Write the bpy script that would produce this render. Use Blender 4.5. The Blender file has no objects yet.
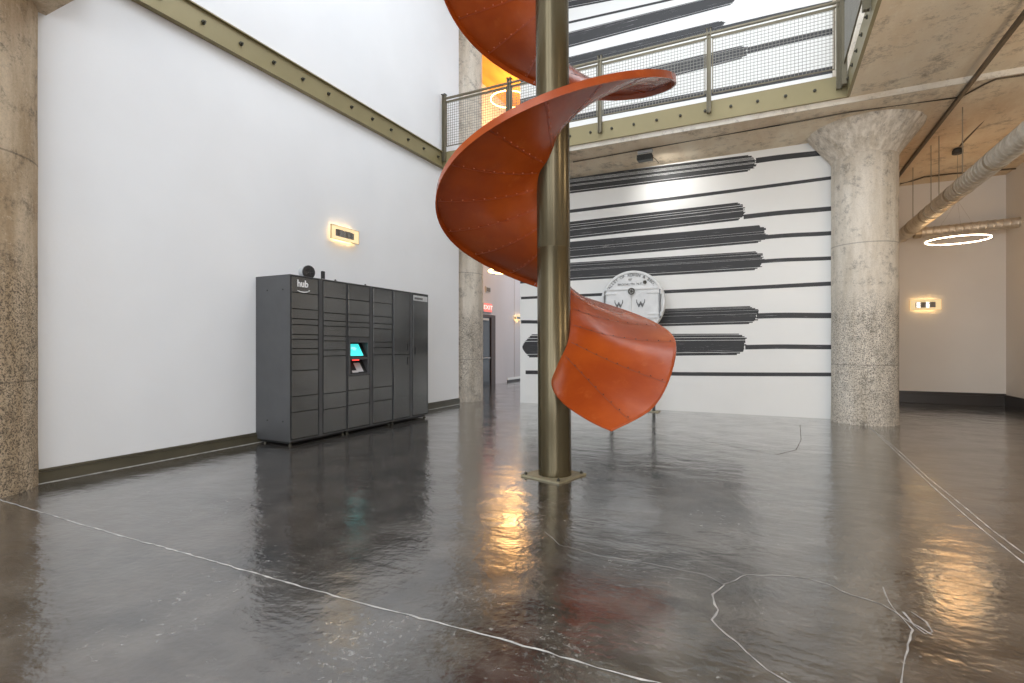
import bpy, bmesh, math, random
from mathutils import Vector, Matrix
random.seed(7)
PI = math.pi
S = bpy.context.scene
C = S.collection

# ------------------------------------------------------------------ camera
F = 522.0; TH = math.atan(255/522); HZ = 345.5; H = 1.25
c_, s_ = math.cos(TH), math.sin(TH)
cam = bpy.data.objects.new('camera', bpy.data.cameras.new('camera'))
C.objects.link(cam); S.camera = cam
cam.location = (0, 0, H); cam.rotation_euler = (PI/2, 0, TH)
cam.data.lens = F/1024*36; cam.data.sensor_width = 36; cam.data.shift_y = 4/1024
cam.data.clip_start = .05
def ray(px, py):
    a = (px-512)/F
    return Vector((a*c_-s_, a*s_+c_, (HZ-py)/F))
def fl(px, py, z=0):
    r = ray(px, py); t = (z-H)/r.z
    return Vector((r.x*t, r.y*t, z))
def atY(px, py, Y):
    r = ray(px, py); t = Y/r.y
    return Vector((r.x*t, Y, H+r.z*t))

# ------------------------------------------------------------------ materials
def new_mat(name):
    m = bpy.data.materials.new(name); m.use_nodes = True
    nt = m.node_tree; b = nt.nodes['Principled BSDF']
    return m, nt, b
def N(nt, t, **kw):
    n = nt.nodes.new(t)
    for k, v in kw.items(): setattr(n, k, v)
    return n
def plain(name, col, rough=.5, metal=0, var=.06, scale=6, bump=0, coat=0, bscale=40, stretch=(1,1,1)):
    m, nt, b = new_mat(name)
    tc = N(nt, 'ShaderNodeTexCoord'); mp = N(nt, 'ShaderNodeMapping'); mp.inputs['Scale'].default_value = stretch
    nt.links.new(tc.outputs['Object'], mp.inputs[0])
    no = N(nt, 'ShaderNodeTexNoise'); no.inputs['Scale'].default_value = scale; no.inputs['Detail'].default_value = 4
    nt.links.new(mp.outputs[0], no.inputs['Vector'])
    r = N(nt, 'ShaderNodeValToRGB')
    lo = [x*(1-var) for x in col]; hi = [min(1, x*(1+var)) for x in col]
    r.color_ramp.elements[0].color = (*lo, 1); r.color_ramp.elements[1].color = (*hi, 1)
    r.color_ramp.elements[0].position = .3; r.color_ramp.elements[1].position = .7
    nt.links.new(no.outputs['Fac'], r.inputs[0]); nt.links.new(r.outputs[0], b.inputs['Base Color'])
    b.inputs['Roughness'].default_value = rough; b.inputs['Metallic'].default_value = metal
    b.inputs['Coat Weight'].default_value = coat; b.inputs['Coat Roughness'].default_value = .08
    if bump:
        n2 = N(nt, 'ShaderNodeTexNoise'); n2.inputs['Scale'].default_value = bscale; n2.inputs['Detail'].default_value = 5
        nt.links.new(mp.outputs[0], n2.inputs['Vector'])
        bp = N(nt, 'ShaderNodeBump'); bp.inputs['Strength'].default_value = bump; bp.inputs['Distance'].default_value = .01
        nt.links.new(n2.outputs['Fac'], bp.inputs['Height']); nt.links.new(bp.outputs[0], b.inputs['Normal'])
    return m
def emis(name, col, st):
    m, nt, b = new_mat(name)
    b.inputs['Base Color'].default_value = (*col, 1)
    b.inputs['Emission Color'].default_value = (*col, 1); b.inputs['Emission Strength'].default_value = st
    return m
def mixrgb(nt, fac, a, b_):
    n = N(nt, 'ShaderNodeMix', data_type='RGBA')
    for sock, v in ((n.inputs[0], fac), (n.inputs[6], a), (n.inputs[7], b_)):
        if isinstance(v, (tuple, list)): sock.default_value = (*v, 1) if len(v) == 3 else v
        elif isinstance(v, (int, float)): sock.default_value = v
        else: nt.links.new(v, sock)
    return n.outputs[2]
def noise(nt, vec, scale, detail=5, rough=.6, lo=.4, hi=.6):
    n = N(nt, 'ShaderNodeTexNoise'); n.inputs['Scale'].default_value = scale
    n.inputs['Detail'].default_value = detail; n.inputs['Roughness'].default_value = rough
    nt.links.new(vec, n.inputs['Vector'])
    m = N(nt, 'ShaderNodeMapRange'); m.inputs[1].default_value = lo; m.inputs[2].default_value = hi
    nt.links.new(n.outputs['Fac'], m.inputs[0])
    return m.outputs[0]
def mathn(nt, op, a, b_=0):
    n = N(nt, 'ShaderNodeMath', operation=op)
    for i, v in enumerate((a, b_)):
        if isinstance(v, (int, float)): n.inputs[i].default_value = v
        else: nt.links.new(v, n.inputs[i])
    return n.outputs[0]
def coords(nt, sc=(1,1,1), rot=(0,0,0)):
    tc = N(nt, 'ShaderNodeTexCoord'); mp = N(nt, 'ShaderNodeMapping')
    mp.inputs['Scale'].default_value = sc; mp.inputs['Rotation'].default_value = rot
    nt.links.new(tc.outputs['Object'], mp.inputs[0]); return mp.outputs[0]

def floor_mat():
    m, nt, b = new_mat('polished_concrete')
    v = coords(nt)
    col = mixrgb(nt, noise(nt, v, .7, 4, .6, .4, .62), (.034,.032,.030), (.052,.041,.033))
    col = mixrgb(nt, noise(nt, v, 3.5, 6, .7, .42, .7), col, (.105,.094,.082))
    col = mixrgb(nt, noise(nt, v, 1.6, 8, .8, .50, .62), col, (.020,.019,.018))
    # pale chips and grit
    chips = mathn(nt, 'MULTIPLY', noise(nt, v, 26, 5, .8, .60, .66), noise(nt, v, 1.7, 3, .6, .47, .6))
    col = mixrgb(nt, mathn(nt, 'MULTIPLY', chips, .75), col, (.38,.37,.35))
    scr = mathn(nt, 'MULTIPLY', noise(nt, coords(nt, (14, 90, 1), (0,0,.5)), 1, 3, .6, .68, .73), noise(nt, v, 1.2, 3, .6, .5, .6))
    col = mixrgb(nt, mathn(nt, 'MULTIPLY', scr, .5), col, (.33,.32,.3))
    # worn patches where the topping has chipped away
    for (qx, qy), rad in (((268,580), .16), ((172,598), .20), ((186,628), .14), ((908,622), .22), ((80,568), .08), ((480,600), .3), ((620,560), .4), ((360,640), .4), ((560,650), .3)):
        q = fl(qx, qy); vm = N(nt, 'ShaderNodeVectorMath', operation='DISTANCE'); nt.links.new(v, vm.inputs[0]); vm.inputs[1].default_value = q
        mr = N(nt, 'ShaderNodeMapRange'); mr.inputs[1].default_value = rad; mr.inputs[2].default_value = rad*.15
        nt.links.new(vm.outputs['Value'], mr.inputs[0])
        col = mixrgb(nt, mathn(nt, 'MULTIPLY', mathn(nt, 'MULTIPLY', mr.outputs[0], noise(nt, v, 30, 5, .8, .55, .62)), .6), col, (.36,.355,.34))
    nt.links.new(col, b.inputs['Base Color'])
    rg = N(nt, 'ShaderNodeMapRange'); rg.inputs[3].default_value = .07; rg.inputs[4].default_value = .22
    nt.links.new(noise(nt, v, 2.3, 6, .65, .35, .65), rg.inputs[0])
    nt.links.new(mathn(nt, 'ADD', rg.outputs[0], mathn(nt, 'MULTIPLY', chips, .3)), b.inputs['Roughness'])
    b.inputs['IOR'].default_value = 2.0; b.inputs['Coat Weight'].default_value = .9; b.inputs['Coat IOR'].default_value = 1.6; nt.links.new(mathn(nt, 'ADD', mathn(nt, 'MULTIPLY', rg.outputs[0], .8), .04), b.inputs['Coat Roughness'])
    n1 = N(nt, 'ShaderNodeTexNoise'); n1.inputs['Scale'].default_value = 3.2; n1.inputs['Detail'].default_value = 3
    nt.links.new(coords(nt, (1, 1.5, 1)), n1.inputs['Vector'])
    n2 = N(nt, 'ShaderNodeTexNoise'); n2.inputs['Scale'].default_value = 26; n2.inputs['Detail'].default_value = 5
    nt.links.new(v, n2.inputs['Vector'])
    hsum = mathn(nt, 'ADD', n1.outputs['Fac'], mathn(nt, 'MULTIPLY', n2.outputs['Fac'], .22))
    bp = N(nt, 'ShaderNodeBump'); bp.inputs['Strength'].default_value = .55; bp.inputs['Distance'].default_value = .012
    nt.links.new(hsum, bp.inputs['Height']); nt.links.new(bp.outputs[0], b.inputs['Normal']); nt.links.new(bp.outputs[0], b.inputs['Coat Normal'])
    return m

def concrete(name, base, light, dark, brown, pitted=False, sc=1.0, bump=.5, streak=(1,1,.18)):
    m, nt, b = new_mat(name)
    v = coords(nt); vs = coords(nt, streak)
    col = mixrgb(nt, noise(nt, vs, 3.2*sc, 6, .65, .35, .62), base, light)
    col = mixrgb(nt, mathn(nt, 'MULTIPLY', noise(nt, vs, 1.3*sc, 6, .7, .5, .68), .6), col, brown)
    col = mixrgb(nt, mathn(nt, 'MULTIPLY', noise(nt, v, 5*sc, 8, .85, .52, .66), .72), col, dark)
    col = mixrgb(nt, mathn(nt, 'MULTIPLY', noise(nt, v, 22*sc, 4, .7, .58, .66), .5), col, light)
    hgt = noise(nt, v, 12*sc, 8, .75, 0, 1)
    if pitted:
        pit = noise(nt, v, 60, 4, .8, .50, .55)
        sx = N(nt, 'ShaderNodeSeparateXYZ'); nt.links.new(v, sx.inputs[0])
        mr = N(nt, 'ShaderNodeMapRange'); mr.inputs[1].default_value = 2.15; mr.inputs[2].default_value = 1.7
        nt.links.new(sx.outputs['Z'], mr.inputs[0])
        w = mathn(nt, 'MULTIPLY', pit, mathn(nt, 'ADD', mathn(nt, 'MULTIPLY', mr.outputs[0], .68), .12))
        col = mixrgb(nt, w, col, dark)
        hgt = mathn(nt, 'SUBTRACT', hgt, mathn(nt, 'MULTIPLY', w, .8))
        # pour joints as faint darker rings
        wv = mathn(nt, 'ABSOLUTE', mathn(nt, 'SUBTRACT', mathn(nt, 'FRACT', mathn(nt, 'MULTIPLY', mathn(nt, 'ADD', sx.outputs['Z'], .02), .52)), .5))
        ln = mathn(nt, 'LESS_THAN', wv, .004)
        col = mixrgb(nt, mathn(nt, 'MULTIPLY', ln, .45), col, dark)
    nt.links.new(col, b.inputs['Base Color'])
    b.inputs['Roughness'].default_value = .85
    bp = N(nt, 'ShaderNodeBump'); bp.inputs['Strength'].default_value = bump; bp.inputs['Distance'].default_value = .02
    nt.links.new(hgt, bp.inputs['Height']); nt.links.new(bp.outputs[0], b.inputs['Normal'])
    return m

def brush_mat():
    m, nt, b = new_mat('dry_brushed_black_paint')
    st = noise(nt, coords(nt, (.7, 1, 38)), 1.6, 5, .7, .645, .69)
    st2 = noise(nt, coords(nt, (3, 1, 60)), 1.6, 5, .7, .66, .71)
    col = mixrgb(nt, mathn(nt, 'MULTIPLY', mathn(nt, 'MAXIMUM', st, mathn(nt, 'MULTIPLY', st2, .6)), .8), (.035,.035,.037), (.55,.55,.55))
    nt.links.new(col, b.inputs['Base Color']); b.inputs['Roughness'].default_value = .55
    return m

def slide_mat():
    m, nt, b = new_mat('orange_enamel_on_steel')
    v = coords(nt)
    col = mixrgb(nt, noise(nt, v, 1.6, 5, .6, .4, .65), (.29,.044,.005), (.39,.069,.008))
    col = mixrgb(nt, mathn(nt, 'MULTIPLY', noise(nt, v, 5, 6, .7, .58, .7), .35), col, (.52,.13,.03))
    col = mixrgb(nt, mathn(nt, 'MULTIPLY', noise(nt, v, 40, 3, .7, .70, .74), .6), col, (.12,.02,.01))
    nt.links.new(col, b.inputs['Base Color']); b.inputs['Roughness'].default_value = .27
    n2 = N(nt, 'ShaderNodeTexNoise'); n2.inputs['Scale'].default_value = 7
    nt.links.new(v, n2.inputs['Vector'])
    bp = N(nt, 'ShaderNodeBump'); bp.inputs['Strength'].default_value = .25; bp.inputs['Distance'].default_value = .012
    nt.links.new(n2.outputs['Fac'], bp.inputs['Height']); nt.links.new(bp.outputs[0], b.inputs['Normal'])
    return m

def duct_mat():
    m, nt, b = new_mat('galvanised_spiral_duct')
    col = mixrgb(nt, noise(nt, coords(nt), 9, 4, .6, .35, .65), (.58,.53,.45), (.74,.69,.61))
    nt.links.new(col, b.inputs['Base Color']); b.inputs['Metallic'].default_value = .85; b.inputs['Roughness'].default_value = .55
    return m

M = {}
M['floor'] = floor_mat()
M['white'] = plain('white_wall_paint', (.80,.81,.825), .62, 0, .02, 1.2, .08, bscale=30)
M['mural_white'] = plain('white_mural_paint', (.84,.84,.82), .5, 0, .015, 1.5, .06)
M['cream'] = plain('warm_white_wall_paint', (.72,.69,.65), .7, 0, .04, .8)
M['black_brush'] = brush_mat()
M['col'] = concrete('rough_cast_concrete', (.58,.52,.43), (.80,.74,.65), (.12,.11,.095), (.44,.34,.22), True)
M['col_brown'] = concrete('warm_lit_brown_concrete', (.46,.34,.21), (.74,.61,.45), (.05,.04,.03), (.30,.19,.09), True)  # browner copy of the column concrete, warm light mixed into its tone
M['cap'] = concrete('board_cast_capital_concrete', (.54,.47,.38), (.80,.73,.63), (.15,.13,.11), (.38,.30,.20), False, 1.4, .5, (3,3,.35))
M['slab'] = concrete('board_marked_slab_concrete', (.72,.58,.41), (.82,.72,.56), (.16,.115,.075), (.55,.38,.23), False, .45, .35, (1, .35, 1))
M['edge'] = concrete('whitewashed_slab_edge', (.60,.54,.45), (.76,.72,.65), (.2,.16,.12), (.45,.33,.2), False, .8, .3, (.3,1,1))
M['olive'] = plain('olive_painted_steel', (.27,.228,.118), .4, .25, .06, 2)
M['olive_dark'] = plain('dark_olive_baseboard_paint', (.085,.075,.05), .45, 0, .15, 3)
M['post'] = plain('brushed_olive_rail_steel', (.17,.148,.10), .38, .5, .08, 5)
M['wire'] = plain('dull_grey_wire', (.27,.26,.23), .5, .3)
M['post_dark'] = plain('dark_cap_steel', (.05,.05,.045), .45, .4)
M['bronze'] = plain('bronze_enamel_pole', (.105,.083,.044), .24, .6, .10, 3, .15, stretch=(1,1,.25), bscale=14)
M['plate'] = plain('worn_khaki_plate', (.34,.30,.20), .5, .2, .2, 14)
M['bolt'] = plain('dark_steel_bolt', (.07,.065,.05), .4, .6)
M['slide'] = slide_mat()
M['seam'] = plain('orange_seam_paint', (.34,.055,.01), .35, 0, .15, 20)
M['rivet'] = plain('worn_rivet_heads', (.55,.16,.07), .35, .1)
M['seam_dark'] = plain('dark_seam_groove', (.14,.035,.015), .6)
M['locker'] = plain('charcoal_powder_coat', (.10,.101,.104), .40, .4, .06, 5)
M['locker_door'] = plain('satin_charcoal_door', (.165,.165,.163), .22, .8, .10, 2, .55, bscale=2.2)
M['gap'] = plain('black_recess', (.012,.012,.012), .6)
M['black'] = plain('black_plastic', (.02,.02,.022), .35)
M['ltgrey'] = plain('light_grey_plastic', (.5,.51,.52), .5)
M['logo'] = plain('pale_print', (.8,.8,.8), .5)
M['screen'] = emis('cyan_screen', (.06,.66,.64), 1.0)
M['screen_text'] = emis('screen_pale_text', (.5,.95,.93), 1.1)
M['red_led'] = emis('red_scanner_light', (1,.06,.05), 1.6)
M['duct'] = duct_mat()
M['duct_dark'] = plain('dull_duct_sleeve', (.42,.35,.26), .5, .7, .1, 8)
M['conduit'] = plain('dark_conduit', (.11,.085,.055), .5, .3)
M['rod'] = plain('thin_steel_rod', (.28,.24,.18), .4, .5)
M['ring'] = emis('white_led_ring', (1,.78,.50), 16)
M['ring_warm'] = emis('warm_led_ring', (1,.56,.16), 13)
M['sconce_glass'] = emis('glowing_frosted_sconce_glass', (1,.80,.45), .38)
M['sconce_glow'] = emis('warm_sconce_tube', (1,.74,.38), 13)
M['mirror'] = plain('polished_sconce_metal', (.32,.31,.29), .18, .9)
M['brass'] = plain('satin_brass', (.55,.45,.25), .3, .7)
M['cast'] = plain('white_painted_cast_iron', (.74,.75,.75), .4, 0, .05, 8, .2)
M['cast_line'] = plain('grey_worn_lettering', (.13,.13,.13), .6)
M['wood_orange'] = plain('amber_lit_timber', (.72,.34,.06), .5, 0, .35, 2.2, stretch=(1, .25, 1))  # timber colour with the warm lamp glow put into its orange
M['brown'] = plain('dark_brown_door_frame', (.06,.03,.018), .4)
M['door_black'] = plain('black_door_metal', (.02,.02,.022), .3, .2)
M['door_glass'] = plain('dark_door_glass', (.035,.037,.04), .08)
M['panel_grey'] = plain('lavender_grey_panel', (.58,.54,.54), .35, 0, .12, .8, stretch=(1,1,.2))
M['exit'] = emis('red_exit_face', (.85,.20,.17), .5)
M['exit_txt'] = emis('exit_letter_face', (1,.75,.7), 1.0)
M['joint'] = plain('pale_floor_joint', (.42,.415,.40), .5, 0, .4, 14)
M['crack'] = plain('pale_floor_crack', (.32,.31,.30), .5, 0, .4, 14)
M['base_black'] = plain('dark_brown_baseboard', (.025,.018,.013), .35)
M['win_frame'] = plain('dark_window_frame', (.06,.06,.06), .4)

# ------------------------------------------------------------------ mesh helpers
def link(name, bm, mats, parent=None, smooth=False, kind=None, label=None, ang=35):
    me = bpy.data.meshes.new(name)
    bmesh.ops.recalc_face_normals(bm, faces=bm.faces[:])
    bm.to_mesh(me); bm.free()
    for m in (mats if isinstance(mats, (list, tuple)) else [mats]): me.materials.append(M[m] if isinstance(m, str) else m)
    if smooth:
        for p in me.polygons: p.use_smooth = True
        try: me.set_sharp_from_angle(angle=math.radians(ang))
        except Exception: pass
    o = bpy.data.objects.new(name, me); C.objects.link(o)
    if parent: o.parent = parent; o.matrix_parent_inverse = Matrix.Translation(-parent.location)
    if kind: o['kind'] = kind
    if label: o['label'] = label
    return o
def thing(name, loc, label, cat, group=None):
    o = bpy.data.objects.new(name, None); C.objects.link(o); o.location = loc
    o.empty_display_size = .1
    o['label'] = label; o['category'] = cat
    if group: o['group'] = group
    return o
def tag(o, label, cat, group=None):
    o['label'] = label; o['category'] = cat
    if group: o['group'] = group
    return o
def box(bm, x0, x1, y0, y1, z0, z1, mi=0, bev=0):
    r = bmesh.ops.create_cube(bm, size=1)
    vs = r['verts']
    for v in vs:
        v.co = Vector(((x0+x1)/2+v.co.x*(x1-x0), (y0+y1)/2+v.co.y*(y1-y0), (z0+z1)/2+v.co.z*(z1-z0)))
    fs = list({f for v in vs for f in v.link_faces})
    for f in fs: f.material_index = mi
    if bev:
        es = list({e for v in vs for e in v.link_edges})
        r2 = bmesh.ops.bevel(bm, geom=es, offset=bev, segments=2, affect='EDGES', profile=.5)
        for f in r2['faces']: f.material_index = mi
def cyl(bm, p0, p1, r, n=16, mi=0, r2=None, cap=True):
    p0, p1 = Vector(p0), Vector(p1); d = p1-p0
    q = d.to_track_quat('Z', 'Y'); r2 = r if r2 is None else r2
    a = [bm.verts.new(p0+q@Vector((r*math.cos(2*PI*i/n), r*math.sin(2*PI*i/n), 0))) for i in range(n)]
    b = [bm.verts.new(p1+q@Vector((r2*math.cos(2*PI*i/n), r2*math.sin(2*PI*i/n), 0))) for i in range(n)]
    for i in range(n):
        bm.faces.new((a[i], a[(i+1)%n], b[(i+1)%n], b[i])).material_index = mi
    if cap:
        bm.faces.new(a[::-1]).material_index = mi; bm.faces.new(b).material_index = mi
def lathe(bm, c, prof, n=48, mi=0, cap=True, axis='Z'):
    rings = []
    for r, z in prof:
        ring = []
        for i in range(n):
            a = 2*PI*i/n
            if axis == 'Z': v = Vector((r*math.cos(a), r*math.sin(a), z))
            else: v = Vector((r*math.cos(a), z, r*math.sin(a)))   # axis Y
            ring.append(bm.verts.new(Vector(c)+v))
        rings.append(ring)
    for a, b in zip(rings, rings[1:]):
        for i in range(n):
            bm.faces.new((a[i], a[(i+1)%n], b[(i+1)%n], b[i])).material_index = mi
    if cap:
        bm.faces.new(rings[0]).material_index = mi; bm.faces.new(rings[-1]).material_index = mi
def tube(bm, pts, r, n=8, mi=0, closed=False):
    pts = [Vector(p) for p in pts]; rings = []
    for i, p in enumerate(pts):
        if closed: d = pts[(i+1)%len(pts)]-pts[i-1]
        else: d = pts[min(i+1, len(pts)-1)]-pts[max(i-1, 0)]
        q = d.to_track_quat('Z', 'Y')
        rings.append([bm.verts.new(p+q@Vector((r*math.cos(2*PI*k/n), r*math.sin(2*PI*k/n), 0))) for k in range(n)])
    m = len(rings)
    for i in range(m if closed else m-1):
        a, b = rings[i], rings[(i+1)%m]
        # match the closest starting vertex
        off = min(range(n), key=lambda o: (a[0].co-b[o].co).length)
        for k in range(n):
            bm.faces.new((a[k], a[(k+1)%n], b[(k+1+off)%n], b[(k+off)%n])).material_index = mi
    if not closed:
        bm.faces.new(rings[0]).material_index = mi; bm.faces.new(rings[-1]).material_index = mi
def quad(bm, pts, mi=0):
    f = bm.faces.new([bm.verts.new(Vector(p)) for p in pts]); f.material_index = mi; return f
def text_into(bm, s, size, mat4, depth=.002, mi=0, fat=0):
    cu = bpy.data.curves.new('t', 'FONT'); cu.body = s; cu.size = size; cu.extrude = depth
    cu.align_x = 'CENTER'; cu.align_y = 'CENTER'; cu.resolution_u = 3; cu.offset = fat
    o = bpy.data.objects.new('t', cu); C.objects.link(o)
    dg = bpy.context.evaluated_depsgraph_get(); dg.update()
    me = bpy.data.meshes.new_from_object(o.evaluated_get(dg))
    me.transform(mat4)
    n0 = len(bm.faces); bm.from_mesh(me); bm.faces.ensure_lookup_table()
    for f in bm.faces[n0:]: f.material_index = mi
    bpy.data.objects.remove(o); bpy.data.curves.remove(cu); bpy.data.meshes.remove(me)

XL, YM, XE, YF = -5.93, 10.36, 1.06, 8.9          # left wall, mural wall, right slab edge, slab front
ZB, ZT = 4.83, 5.15                                # slab front: underside and deck
YFAR, XR, TOP = 14.05, 4.40, 9.40

# ------------------------------------------------------------------ structure
b = bmesh.new(); box(b, -9, 5.2, -5, 24, -.2, 0); link('floor', b, 'floor', kind='structure')
b = bmesh.new(); box(b, XL-.2, XL, -5, 9.54, 0, TOP); link('wall_left', b, 'white', kind='structure')
b = bmesh.new(); box(b, XL-2.2, XL-.2, 9.34, 9.54, 0, TOP); link('wall_left_return', b, 'white', kind='structure')
# corridor left wall (lavender-grey panels) beyond the far column
XC = -7.95
b = bmesh.new(); box(b, XC-.2, XC, 9.72, 24, 0, TOP)
for y in (16.45, 17.6, 18.9): box(b, XC, XC+.012, y, y+.03, 0, 4.6)
link('wall_corridor_left', b, 'panel_grey', kind='structure')
b = bmesh.new(); box(b, XC, -4.86, 23.8, 24, 0, TOP); link('wall_corridor_end', b, 'cream', kind='structure')
b = bmesh.new(); box(b, XR, XR+.2, -5, YFAR+.2, 0, 4.83); link('wall_right', b, 'cream', kind='structure')
b = bmesh.new(); box(b, 1.5, XR, YFAR, YFAR+.2, 0, 4.83); link('wall_far', b, 'cream', kind='structure')
b = bmesh.new(); box(b, 1.3, 1.5, YM+.2, YFAR+.2, 0, 4.75); link('wall_far_side', b, 'cream', kind='structure')
b = bmesh.new(); box(b, XR, XR+.2, -5, YM+.2, ZT, TOP); link('wall_right_upper', b, 'white', kind='structure')

# --- mural wall: white wall with painted brush strokes
b = bmesh.new()
box(b, -4.86, 1.5, YM, YM+.2, 0, TOP); box(b, 1.5, XR, YM, YM+.2, ZT, TOP)
def c5(x, y): p = atY(510+x/2.44, 150+y/2.44, YM); return p.x, p.z
def c4(x, y): p = atY(560+x/3.413, y/3.413, YM); return p.x, p.z
yoff = [YM-.0015]
def strip(x0, zt0, zb0, x1, zt1, zb1, jag=0):
    yoff[0] -= .000004
    y = yoff[0]
    n = 10; pts_t, pts_b = [], []
    for i in range(n+1):
        t = i/n; w = math.sin(t*5+x0)*.006*jag
        pts_t.append((x0+(x1-x0)*t, y, zt0+(zt1-zt0)*t+w)); pts_b.append((x0+(x1-x0)*t, y, zb0+(zb1-zb0)*t+w))
    for i in range(n):
        quad(b, (pts_b[i], pts_b[i+1], pts_t[i+1], pts_t[i]), 1)
def thick(l_top, l_bot, r_top, r_bot, conv, left=None, gaps=True, dry=.45, roundleft=False):
    x0, zt0 = conv(*l_top); _, zb0 = conv(*l_bot); x1, zt1 = conv(*r_top); x1b, zb1 = conv(*r_bot)
    if left is not None:                    # extend to the left end of the wall
        k = (zt1-zt0)/(x1-x0); kb = (zb1-zb0)/(x1b-x0)
        zt0 += k*(left-x0); zb0 += kb*(left-x0); x0 = left
    nb = 16
    for i in range(nb):
        f0, f1 = i/nb, (i+1)/nb
        ex = x1 + random.uniform(-.03, .035) - .15*abs(2*(i+.5)/nb-1)**4
        sx = x0
        if roundleft: sx = x0 + .30*abs((i+.5)/nb-.55)**1.5*2
        zz = lambda f, e: (zt0+(zb0-zt0)*f) if e == 0 else (zt1+(zb1-zt1)*f)
        g = 0
        if gaps and f0 < dry: g = random.choice((0, 0, 0, .15, .3))
        if gaps and i in (nb-3,): g = .3
        g *= (f1-f0)
        t = (ex-x0)/(x1-x0)
        strip(sx, zz(f0, 0)-0, zz(f1, 0)+g*abs(zt0-zb0), ex, zz(f0,0)+(zz(f0,1)-zz(f0,0))*t, zz(f1,0)+(zz(f1,1)-zz(f1,0))*t+g*abs(zt1-zb1), 0)
def thin(a, c, th, conv, left=None, th2=None, sc=2.44):
    x0, z0 = conv(*a); x1, z1 = conv(*c); _, z0b = conv(a[0], a[1]+th); _, z1b = conv(c[0], c[1]+(th2 or th))
    if left is not None: z0 += (z1-z0)/(x1-x0)*(left-x0); z0b += (z1b-z0b)/(x1-x0)*(left-x0); x0 = left
    h0 = z0-z0b; h1 = z1-z1b
    strip(x0, z0+h0/2, z0-h0*.12, x1, z1+h1/2, z1-h1*.12, 1); strip(x0, z0-h0*.06, z0-h0/2, x1, z1-h1*.06, z1-h1/2, 1)
LW = -4.86; RW = 1.45
def ext(a, c):   # extend a thin stroke to the right, past the column's face
    return c
thick((148,66), (148,106), (600,10), (600,50), c5, LW, dry=.6)
thin((600,26), (790,3), 13, c5)
thin((148,150), (785,68), 8, c5, LW)
thick((148,175), (148,217), (572,126), (572,170), c5, LW)
thin((570,163), (785,142), 11, c5)
thick((148,224), (148,266), (624,182), (624,225), c5, LW)
thin((620,213), (785,202), 10, c5)
thick((148,275), (148,319), (617,246), (617,292), c5, LW)
thin((612,272), (785,263), 9, c5)
thin((27,362), (785,326), 6, c5, None, 10)
thick((372,388), (372,430), (604,380), (604,424), c5, -3.4)
thin((602,405), (785,403), 13, c5)
thin((27,420), (160,419), 8, c5)
thick((30,450), (30,506), (575,448), (575,500), c5, None, dry=.3, roundleft=True)
thin((574,481), (785,480), 11, c5)
thin((38,543), (785,548), 9, c5)
# storey above
thick((30,-95), (30,-45), (600,-190), (600,-140), c4, LW)
thick((30,-20), (30,30), (560,-122), (560,-72), c4, LW)
thin((30,78), (940,-132), 8, c4, LW, 8)
thick((30,110), (30,163), (600,-30), (600,12), c4, LW, dry=.3)
thick((30,195), (30,240), (560,68), (560,105), c4, LW, dry=.75)
thin((555,95), (1100,-28), 15, c4)
thick((30,298), (30,352), (640,150), (640,196), c4, LW, dry=.4)
thin((640,172), (1100,68), 22, c4)
thin((30,408), (1100,205), 22, c4, LW, 24)
link('wall_mural', b, ['mural_white', 'black_brush'], kind='structure')

# --- slabs / ceilings
b = bmesh.new(); box(b, XC, XR+.2, YF+.02, YFAR+.2, 4.75, ZT-.04); box(b, XC, -4.86, YFAR+.2, 24, 4.75, ZT-.04)
box(b, -5.88, XR, YF, YF+.02, 4.75, 4.83, 1)
link('ceiling', b, ['slab', 'edge'], kind='structure')
b = bmesh.new(); box(b, XE+.01, XR, -5, YF, ZB, ZT-.04); link('ceiling_right', b, 'slab', kind='structure')
b = bmesh.new(); box(b, XE+.01, XR, -5, YF, ZT-.04, ZT-.005); box(b, XL, XR, YF+.08, YM, ZT-.04, ZT-.005); box(b, XC, -4.86, YM, 24, ZT-.04, ZT-.005)
link('floor_upper', b, 'cream', kind='structure')
b = bmesh.new(); box(b, -8.2, -4.86, 9.8, 24, TOP, TOP+.2); link('ceiling_upper_corridor', b, 'wood_orange', kind='structure')
b = bmesh.new()
box(b, XL-.2, XR+.2, -5, 1.2, TOP, TOP+.2); box(b, XL-.2, XR+.2, 8.2, YM+.2, TOP, TOP+.2)
box(b, XL-.2, -4.6, 1.2, 8.2, TOP, TOP+.2); box(b, .6, XR+.2, 1.2, 8.2, TOP, TOP+.2)
link('ceiling_upper', b, 'white', kind='structure')
# concrete cross beam over the near left column
b = bmesh.new(); box(b, XL, -3.0, 1.5, 2.42, 4.27, 4.75, 0); link('ceiling_cross_beam', b, 'col_brown', kind='structure')
# wall behind the camera, with three tall window openings onto daylight
b = bmesh.new()
xs = [XL-.2, -5.2, -2.6, -2.0, .6, 1.2, 3.8, XR+.2]
for i in range(0, 8, 2): box(b, xs[i], xs[i+1], -5.2, -5, 0, TOP)
for i in (1, 3, 5):
    box(b, xs[i], xs[i+1], -5.2, -5, 0, .6); box(b, xs[i], xs[i+1], -5.2, -5, 8.6, TOP)
    if i == 5: box(b, xs[i], xs[i+1], -5.2, -5, 4.3, 5.4)
link('wall_behind', b, 'white', kind='structure')
for n, i in enumerate((1, 3, 5)):
    b = bmesh.new(); x0, x1 = xs[i], xs[i+1]
    for k in range(4):
        x = x0+(x1-x0)*k/3; box(b, max(x0, x-.03), min(x1, x+.03), -5.14, -5.06, .6, 8.6)
    for k in range(8):
        z = .6+8*k/7; box(b, x0, x1, -5.14, -5.06, max(.6, z-.03), min(8.6, z+.03))
    link('window_%d' % (n+1), b, 'win_frame', kind='structure')

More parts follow.
